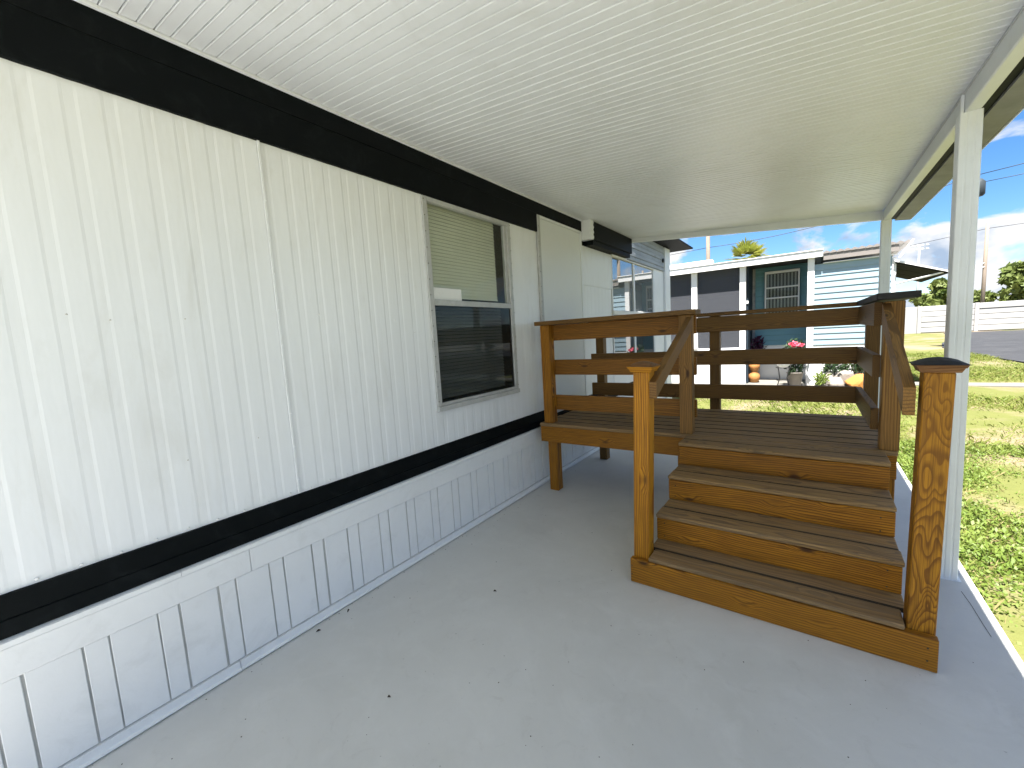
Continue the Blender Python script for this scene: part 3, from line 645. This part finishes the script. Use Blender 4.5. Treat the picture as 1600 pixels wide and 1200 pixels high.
# small garden things around the neighbour's porch
def leaves(n, cx, cy, cz, rx, rz, ln, wd, mat, name, parent=None, seed=1, up=.3, F=None):
    r = np.random.default_rng(seed)
    p = r.normal(size=(n, 3)); p /= np.linalg.norm(p, axis=1)[:, None]; p *= r.random((n, 1)) ** .4
    p = p * [rx, rx, rz] + [cx, cy, cz]
    d = r.normal(size=(n, 3)) + [0, 0, up]; d /= np.linalg.norm(d, axis=1)[:, None]
    s = np.cross(d, r.normal(size=(n, 3))); s /= np.linalg.norm(s, axis=1)[:, None]
    l = ln * (.6 + .8 * r.random((n, 1))); w_ = wd * (.6 + .8 * r.random((n, 1)))
    a = p; b = p + d * l * .5 + s * w_ * .5; c = p + d * l; e = p + d * l * .5 - s * w_ * .5
    v = np.stack([a, b, c, e], 1).reshape(-1, 3)
    me = bpy.data.meshes.new(name); me.from_pydata(v.tolist(), [], np.arange(4 * n).reshape(-1, 4).tolist()); me.update()
    return mesh_obj(name, me, mat, None, parent)
def plant(name, x, y, z, pot, mat, label, rx, rz, n=260, group=None, potr=.1, poth=.18, seed=2, lw=(.09, .03)):
    e = empty(name, (x, y, z), label, 'plant', group)
    lathe('pot', [(potr * .7, 0), (potr * .75, .01), (potr, poth), (potr * 1.08, poth), (potr * 1.08, poth + .02), (potr * .9, poth + .02), (potr * .85, poth - .03)], (x, y, z), MT[pot], e, 14)
    leaves(n, x, y, z + poth + rz, rx, rz, *lw, MT[mat], 'foliage', e, seed)
    tube('stem', [(x, y, z + poth - .04), (x, y, z + poth + rz)], [.012, .006], MT['bark'], e, 6)
    return e
lathe('clay_vase', [(.06, 0), (.10, .03), (.13, .13), (.12, .20), (.07, .27), (.075, .30), (.12, .38), (.125, .45), (.09, .53), (.10, .56), (.085, .56), (.07, .50)], (1.00, 12.35, -.058), MT['terra'], None, 18)
tag(bpy.data.objects['clay_vase'], 'tall terracotta vase on the neighbour porch slab', 'vase')
plant('purple_plant', .97, 12.85, -.058, 'stone', 'purple', 'dark purple leafed plant in a stone pot by the screen door', .2, .30, 240, None, .13, .55, 3, (.14, .05))
pp = plant('flowering_plant', 1.88, 11.8, -.058, 'stone', 'plantdark', 'dark green bush with a pink bloom in a stone pot', .26, .40, 420, None, .16, .30, 4, (.13, .05))
leaves(90, 1.86, 11.62, .92, .06, .055, .06, .05, MT['pink'], 'flower', pp, 5, .1)
leaves(40, 1.98, 11.66, .90, .05, .03, .05, .04, MT['pink'], 'flower', pp, 6, .1)
# wrought iron plant stand
st = empty('plant_stand', (1.66, 11.55, -.06), 'black wrought iron plant stand with pale pot in front of the porch', 'plant stand')
for k in range(4):
    a = math.pi / 4 + k * math.pi / 2
    tube('leg', [(1.66 + .17 * math.cos(a), 11.55 + .17 * math.sin(a), -.059), (1.66 + .10 * math.cos(a), 11.55 + .10 * math.sin(a), .15), (1.66 + .15 * math.cos(a), 11.55 + .15 * math.sin(a), .40)], .009, MT['iron'], st, 6)
for rz_, rr in ((.10, .13), (.40, .15)):
    tube('ring', [(1.66 + rr * math.cos(t * math.pi / 8), 11.55 + rr * math.sin(t * math.pi / 8), rz_) for t in range(17)], .008, MT['iron'], st, 6)
lathe('pale_pot', [(.08, 0), (.13, .05), (.14, .16), (.11, .2), (.09, .17)], (1.66, 11.55, .405), MT['nwhite'], None, 16)
tag(bpy.data.objects['pale_pot'], 'white round pot on the wrought iron plant stand', 'pot')
def rock(x, y, s, mat, label, seed, sq=.7):
    bm = bmesh.new(); bmesh.ops.create_icosphere(bm, subdivisions=3, radius=1); r = random.Random(seed)
    ph = [(Vector((r.uniform(-1, 1), r.uniform(-1, 1), r.uniform(-1, 1))).normalized(), r.uniform(.6, .95)) for _ in range(9)]
    for v in bm.verts:
        for d, t in ph:
            q = v.co.dot(d)
            if q > t: v.co -= d * (q - t) * .85
        v.co = Vector((v.co.x * s, v.co.y * s * .8, v.co.z * s * sq))
    me = bpy.data.meshes.new('rock'); bm.to_mesh(me); bm.free()
    o = mesh_obj('garden_rock', me, MT[mat], Matrix.Translation((x, y, GZ + s * sq * .55)))
    return tag(o, label, 'rock', 'rocks along the neighbour wall')
rock(3.02, 11.55, .28, 'orange', 'orange boulder at the right end of the rock bed', 1, .75)
rock(2.40, 11.65, .15, 'stone', 'pale rock nearest the white corner post of the blue house', 2); rock(2.66, 11.62, .17, 'stone', 'pale rock second from the white corner post', 3, .9)
rock(2.80, 11.75, .22, 'stone', 'tall pinkish rock just left of the orange boulder', 4, 1.1); rock(2.54, 11.8, .2, 'stone', 'pale rock at the back of the rock bed', 5, 1.0)
rock(3.34, 11.62, .13, 'stone', 'small rock at the right of the orange boulder', 6)
g_ = empty('rock_bed_plant', (2.36, 11.5, GZ), 'small light green plant beside the white corner post', 'plant'); leaves(160, 2.36, 11.5, GZ + .16, .12, .13, .12, .025, MT['weed'], 'foliage', g_, 8, 1.2)
tube('stem', [(2.36, 11.5, GZ), (2.36, 11.5, GZ + .15)], [.01, .006], MT['bark'], g_, 6)
g_ = empty('rock_bed_shrub', (2.62, 11.85, GZ), 'dark leafy shrub behind the pale rocks', 'plant'); leaves(220, 2.62, 11.88, GZ + .42, .24, .16, .10, .05, MT['plantdark'], 'foliage', g_, 9, .4)
tube('stem', [(2.62, 11.88, GZ), (2.62, 11.88, GZ + .4)], [.015, .008], MT['bark'], g_, 6)
g_ = empty('rock_bed_shrub', (3.05, 11.9, GZ), 'dark leafy shrub behind the orange boulder', 'plant'); leaves(220, 3.05, 11.9, GZ + .46, .22, .14, .10, .05, MT['plantdark'], 'foliage', g_, 10, .4)
tube('stem', [(3.05, 11.9, GZ), (3.05, 11.9, GZ + .42)], [.015, .008], MT['bark'], g_, 6)

# ------------------------------------------------------------------ precast fence across the street
fe = empty('precast_fence', (13, 45, GZ), 'long white precast plank fence beyond the street', 'fence')
posts = [9.15 + i * 3.05 for i in range(12)]
for x in posts: box('fence_post', (x - .11, x + .11), (44.9, 45.12), (GZ, 2.02), MT['fence'], fe, .01)
for x in posts[:-1]:
    for k in range(5):
        z = GZ + .05 + k * .40
        box('fence_plank', (x + .111, x + 2.939), (44.94 + random.uniform(-.02, .02), 45.05), (z, z + (.365 if k < 4 else .40)), MT['fence'], fe, .02)
box('fence_backing', (9.1, 42), (45.051, 45.09), (GZ, 1.9), MT['ngray'], fe, 0); box('fence_panel', (2.5, 9.039), (45.0, 45.08), (GZ, 1.99), MT['fence'], fe, .01)
box('meter_box', (11.3, 11.95), (44.85, 44.96), (1.0, 1.45), MT['steel'], fe, .01)

# ------------------------------------------------------------------ poles and wires
def upole(x, y, h, r, label, arm=None):
    e = empty('utility_pole', (x, y, GZ), label, 'utility pole', 'utility poles')
    tube('shaft', [(x, y, GZ), (x, y, h * .5), (x, y, h)], [r, r * .9, r * .75], MT['pole'], e, 12)
    return e
u1 = upole(13.15, 48, 8.05, .13, 'weathered wooden utility pole behind the white fence, between the trees')
beam('street_light_arm', (13.1, 47.9, 4.75), (12.1, 47.6, 4.35), .05, .05, MT['steel'], u1)
beam('street_light_arm', (13.1, 47.9, 5.05), (12.4, 47.7, 4.75), .03, .03, MT['steel'], u1)
u2 = upole(-2.14, 24, 8.4, .11, 'brown wooden utility pole behind the blue house roof')
u3 = upole(7.28, 25, 7.2, .12, 'utility pole with dark transformer hidden behind the nearest carport post')
lathe('transformer', [(.0, 0), (.20, .0), (.25, .06), (.25, .52), (.16, .64), (0, .64)], (7.47, 24.9, 5.93), MT['transf'], u3, 14)
stl = empty('stadium_light', (20.4, 120, GZ), 'tall stadium light mast far behind the awning', 'light mast')
tube('mast', [(20.4, 120, GZ), (20.4, 120, 15.4)], [.22, .14], MT['steel'], stl, 10)
for j, z in enumerate((15.2, 14.45)):
    box('crossbar', (19.1, 21.9), (119.9, 120.0), (z, z + .07), MT['steel'], stl, 0)
    for i in range(4): box('lamp_head', (19.15 + i * .72, 19.55 + i * .72), (119.6, 119.89), (z - .12, z + .22), MT['steel'], stl, .03)
def wire(a, b, sag, r, label):
    a, b = Vector(a), Vector(b); pts = []
    for i in range(25):
        t = i / 24; p = a.lerp(b, t); p.z -= sag * 4 * t * (1 - t); pts.append(p)
    return tag(tube('power_line', pts, r, MT['wire'], None, 5), label, 'power line', 'overhead wires')
wire((7.28, 25, 6.75), (34, 17, 9.6), .5, .014, 'upper wire from the transformer pole towards the right edge')
wire((7.28, 25, 6.45), (34, 19, 8.9), .7, .012, 'lower wire from the transformer pole towards the right edge')
wire((-2.14, 24, 5.45), (7.28, 25, 6.75), .35, .014, 'wire crossing between the two near utility poles')
wire((-26, 22, 5.6), (-2.14, 24, 5.45), .4, .014, 'wire running left from the brown pole over the blue house')
wire((13.15, 48, 7.6), (44, 40, 9.3), .6, .018, 'wire to the right of the pole behind the fence')
wire((-20, 60, 7.4), (13.15, 48, 7.6), .8, .018, 'wire to the left of the pole behind the fence')

# ------------------------------------------------------------------ trees
def tree(x, y, h, rad, label, seed, n=2600, leaf=.30):
    e = empty('broadleaf_tree', (x, y, GZ), label, 'tree', 'trees beyond the white fence'); r = random.Random(seed)
    th = h * .45; tube('trunk', [(x, y, GZ), (x + .1, y, th * .5), (x - .05, y, th)], [.22, .17, .13], MT['bark'], e, 9)
    cl = []
    for k in range(13):
        a = r.uniform(0, 6.28); q = r.uniform(.15, 1) * rad * .75; zz = r.uniform(.42, .92) * h
        q *= 1 - .55 * max(0, (zz / h - .6) / .4); c = Vector((x + math.cos(a) * q, y + math.sin(a) * q, zz)); cl.append(c)
        tube('limb', [(x, y, th * .8), Vector((x, y, th)).lerp(c, .5) + Vector((0, 0, .2)), c], [.09, .05, .02], MT['bark'], e, 6)
    rr = np.random.default_rng(seed); v = []
    for c in cl:
        m = n // 13; p = rr.normal(size=(m, 3)); p /= np.linalg.norm(p, axis=1)[:, None]
        s = rad * r.uniform(.30, .46); p = p * s * (.55 + .45 * rr.random((m, 1))) * [1, 1, .72] + np.array(c)
        d = rr.normal(size=(m, 3)); d /= np.linalg.norm(d, axis=1)[:, None]; t = np.cross(d, rr.normal(size=(m, 3))); t /= np.linalg.norm(t, axis=1)[:, None]
        l = leaf * (.5 + rr.random((m, 1)))
        v.append(np.stack([p - d * l, p + t * l * .55, p + d * l, p - t * l * .55], 1).reshape(-1, 3))
    v = np.concatenate(v); me = bpy.data.meshes.new('crown'); me.from_pydata(v.tolist(), [], np.arange(len(v)).reshape(-1, 4).tolist()); me.update()
    mesh_obj('crown', me, MT['tree'], None, e); return e
tree(12.9, 60, 4.7, 1.9, 'round bushy tree left of the near carport post, behind the fence', 1)
tree(15.6, 62, 3.4, 1.0, 'small dark tree just right of the near carport post', 2, 1400)
tree(18.9, 60, 5.7, 2.7, 'large broad tree at the right edge above the fence', 3, 3600)
tree(17.1, 66, 3.4, 1.5, 'low pale tree between the pole and the large tree', 4, 1400)
tree(23.5, 63, 6.0, 2.8, 'tall tree just outside the right edge behind the fence', 5, 2400)
tree(10.6, 75, 3.6, 1.2, 'far low tree under the awning', 6, 1000)
# palm behind the neighbour's roof
pm = empty('palm_tree', (0, 20, GZ), 'fan palm crown showing above the blue house roof', 'palm tree')
tube('trunk', [(0, 20, GZ), (.05, 20, 2), (0, 20, 4.05)], [.18, .15, .14], MT['bark'], pm, 10)
rr = np.random.default_rng(11); v = []; f = []
for k in range(46):
    a = rr.uniform(0, 6.28); el = rr.uniform(-.25, 1.35); d = Vector((math.cos(a) * math.cos(el), math.sin(a) * math.cos(el), math.sin(el)))
    c = Vector((0, 20, 4.05)) + d * rr.uniform(.3, .45); s = d.cross(Vector((0, 0, 1))); s = s.normalized() if s.length > .01 else Vector((1, 0, 0))
    for q in range(11):
        t = (q - 5) / 5 * 1.15; dd = (d * math.cos(t) + s * math.sin(t)); L_ = rr.uniform(.42, .62) * (1 - .25 * abs(t)); w = dd.cross(d.cross(s)).normalized() * .022
        tip = c + dd * L_ + Vector((0, 0, -.10 * L_)); b0 = len(v); v += [c - w, c + w, c + dd * L_ * .6 + w, tip, c + dd * L_ * .6 - w]; f.append([b0, b0 + 1, b0 + 2, b0 + 3, b0 + 4])
me = bpy.data.meshes.new('crown'); me.from_pydata([tuple(p) for p in v], [], f); me.update(); mesh_obj('crown', me, MT['palm'], None, pm)
# far low house glimpsed under the awning
fh = empty('far_house', (8, 70, GZ), 'distant pale low house under the awning edge', 'house')
box('wall', (5.5, 11), (70, 78), (GZ, 2.6), MT['nwhite'], fh, .02); prism('roof', [(5.1, 2.601), (11.4, 2.601), (8.2, 3.9)], 'y', 69.6, 78.4, MT['nwhite'], fh)
box('door', (10.1, 10.7), (69.95, 69.995), (GZ, 2.0), MT['ngray'], fh, .01)

# ------------------------------------------------------------------ lawn: grass blades and weeds
def vnoise(x, y, s, seed):
    r = np.random.default_rng(seed).random((64, 64)); x = x * s; y = y * s
    xi = np.floor(x).astype(int); yi = np.floor(y).astype(int); fx = x - xi; fy = y - yi; fx = fx * fx * (3 - 2 * fx); fy = fy * fy * (3 - 2 * fy)
    a = r[xi % 64, yi % 64]; b = r[(xi + 1) % 64, yi % 64]; c = r[xi % 64, (yi + 1) % 64]; d = r[(xi + 1) % 64, (yi + 1) % 64]
    return (a * (1 - fx) + b * fx) * (1 - fy) + (c * (1 - fx) + d * fx) * fy
def cover(x, y): return .55 * vnoise(x, y, .8, 1) + .3 * vnoise(x, y, 1.9, 2) + .15 * vnoise(x, y, 5, 3)
def ok(x, y):
    inside = (x > 2.860) | (y > 6.27)
    return inside & ~((x > 6.9) & (y > 13)) & ~((y > 11.98) & (y < 12.85) & (x > 2.55)) & ~((y > 10.6) & (x < 3.6))
def blades(name, n, xr, yr, thr, ln, wd, mat, seed, up=1.0, leafy=False):
    r = np.random.default_rng(seed); x = r.uniform(*xr, n); y = r.uniform(*yr, n); c = cover(x, y) + r.normal(0, .05, n)
    k = ok(x, y) & (c > thr) ; x, y, c = x[k], y[k], c[k]; n = len(x); z = bumpz(x, y)
    d = np.stack([r.normal(0, 1, n), r.normal(0, 1, n), np.abs(r.normal(up, .35, n))], 1); d /= np.linalg.norm(d, axis=1)[:, None]
    s = np.stack([-d[:, 1], d[:, 0], r.normal(0, .4, n)], 1); s /= np.linalg.norm(s, axis=1)[:, None]
    l = (ln * (.5 + r.random(n)) * (.6 + 1.0 * np.clip((c - thr) * 4, 0, 1)))[:, None]; w = (wd * (.6 + .8 * r.random(n)))[:, None]
    p = np.stack([x, y, z - .004], 1)
    if leafy:
        p[:, 2] += r.random(n) * .055 * np.clip((c - thr) * 5, .1, 1)
        v = np.stack([p, p + d * l * .5 + s * w, p + d * l, p + d * l * .5 - s * w], 1)
    else:
        dr = d.copy(); dr[:, 2] *= .35; v = np.stack([p - s * w * .5, p + s * w * .5, p + d * l * .55 + s * w * .35, p + d * l * .55 + dr * l * .45], 1)
    v = v.reshape(-1, 3); me = bpy.data.meshes.new(name); m = len(v) // 4
    me.vertices.add(len(v)); me.vertices.foreach_set('co', v.astype(np.float32).ravel()); me.loops.add(4 * m); me.loops.foreach_set('vertex_index', np.arange(4 * m, dtype=np.int32))
    me.polygons.add(m); me.polygons.foreach_set('loop_start', np.arange(0, 4 * m, 4, dtype=np.int32)); me.polygons.foreach_set('loop_total', np.full(m, 4, np.int32)); me.update(); me.validate()
    return mesh_obj(name, me, MT[mat])
tag(blades('weeds', 130000, (2.87, 6.5), (1.6, 6.8), .48, .026, .008, 'weed', 21, .9, True), 'creeping green weeds beside the slab', 'weeds', kind='stuff')
tag(blades('lawn_grass', 60000, (2.87, 8), (1.6, 9.5), .50, .065, .006, 'grass', 22), 'patchy short lawn grass beside the carport', 'grass', kind='stuff')
tag(blades('far_lawn_grass', 110000, (-2, 9.5), (6.3, 22), .36, .075, .011, 'grass', 23), 'sunlit lawn grass behind the deck and up to the street', 'grass', kind='stuff')
tag(blades('dry_grass', 30000, (2.87, 9), (1.6, 16), .36, .05, .006, 'dry', 24), 'dry straw coloured grass among the lawn', 'grass', kind='stuff')

# ------------------------------------------------------------------ litter on the slab
def dleaf(x, y, s, rz, label):
    v = [(-s, 0, .002), (-s * .4, s * .32, .006), (s * .4, s * .28, .010), (s, 0, .004), (s * .4, -s * .28, .008), (-s * .4, -s * .3, .005), (0, 0, .016)]
    f = [[0, 1, 6], [1, 2, 6], [2, 3, 6], [3, 4, 6], [4, 5, 6], [5, 0, 6], [0, 1, 2, 3, 4, 5]]
    return tag(pydata('dry_leaf', v, f, MT['deadleaf'], Matrix.Translation((x, y, .0005)) @ Matrix.Rotation(rz, 4, 'Z')), label, 'leaf', 'dry leaves on the slab')
LEAF = [(.52, .34, .016, .5), (1.62, .62, .016, 2.2), (.72, .95, .009, .4), (.66, 1.75, .012, .3), (.07, 1.02, .014, 1.0), (.06, 1.2, .012, 2.0)]
NM = ['larger dry leaf on the slab near the lower left', 'dark curled twig leaf at the bottom edge of the slab', 'tiny dry leaf in the middle of the slab', 'thin dry leaf on the slab nearer the deck', 'dry leaf against the skirting track', 'second dry leaf against the skirting track']
for (a, b, c, d), t in zip(LEAF, NM): dleaf(a, b, c, d, t)
r = np.random.default_rng(31); v, f = [], []
for i in range(230):
    x, y, s = r.uniform(.1, 2.7), r.uniform(.1, 3.2), r.uniform(.001, .0032)
    if i > 140: x, s = .016 + r.random() ** 2 * .10, s * 1.1; y = r.uniform(.1, 5)
    b0 = len(v)
    for k in range(5):
        a = k * 1.256 + r.uniform(-.4, .4); v.append((x + s * math.cos(a) * r.uniform(.6, 1.5), y + s * math.sin(a), .0006))
    v.append((x, y, .0006 + s * .8)); f += [[b0 + k, b0 + (k + 1) % 5, b0 + 5] for k in range(5)]
tag(pydata('slab_grit', v, f, MT['deadleaf']), 'scattered dark grit on the grey slab', 'grit', kind='stuff')
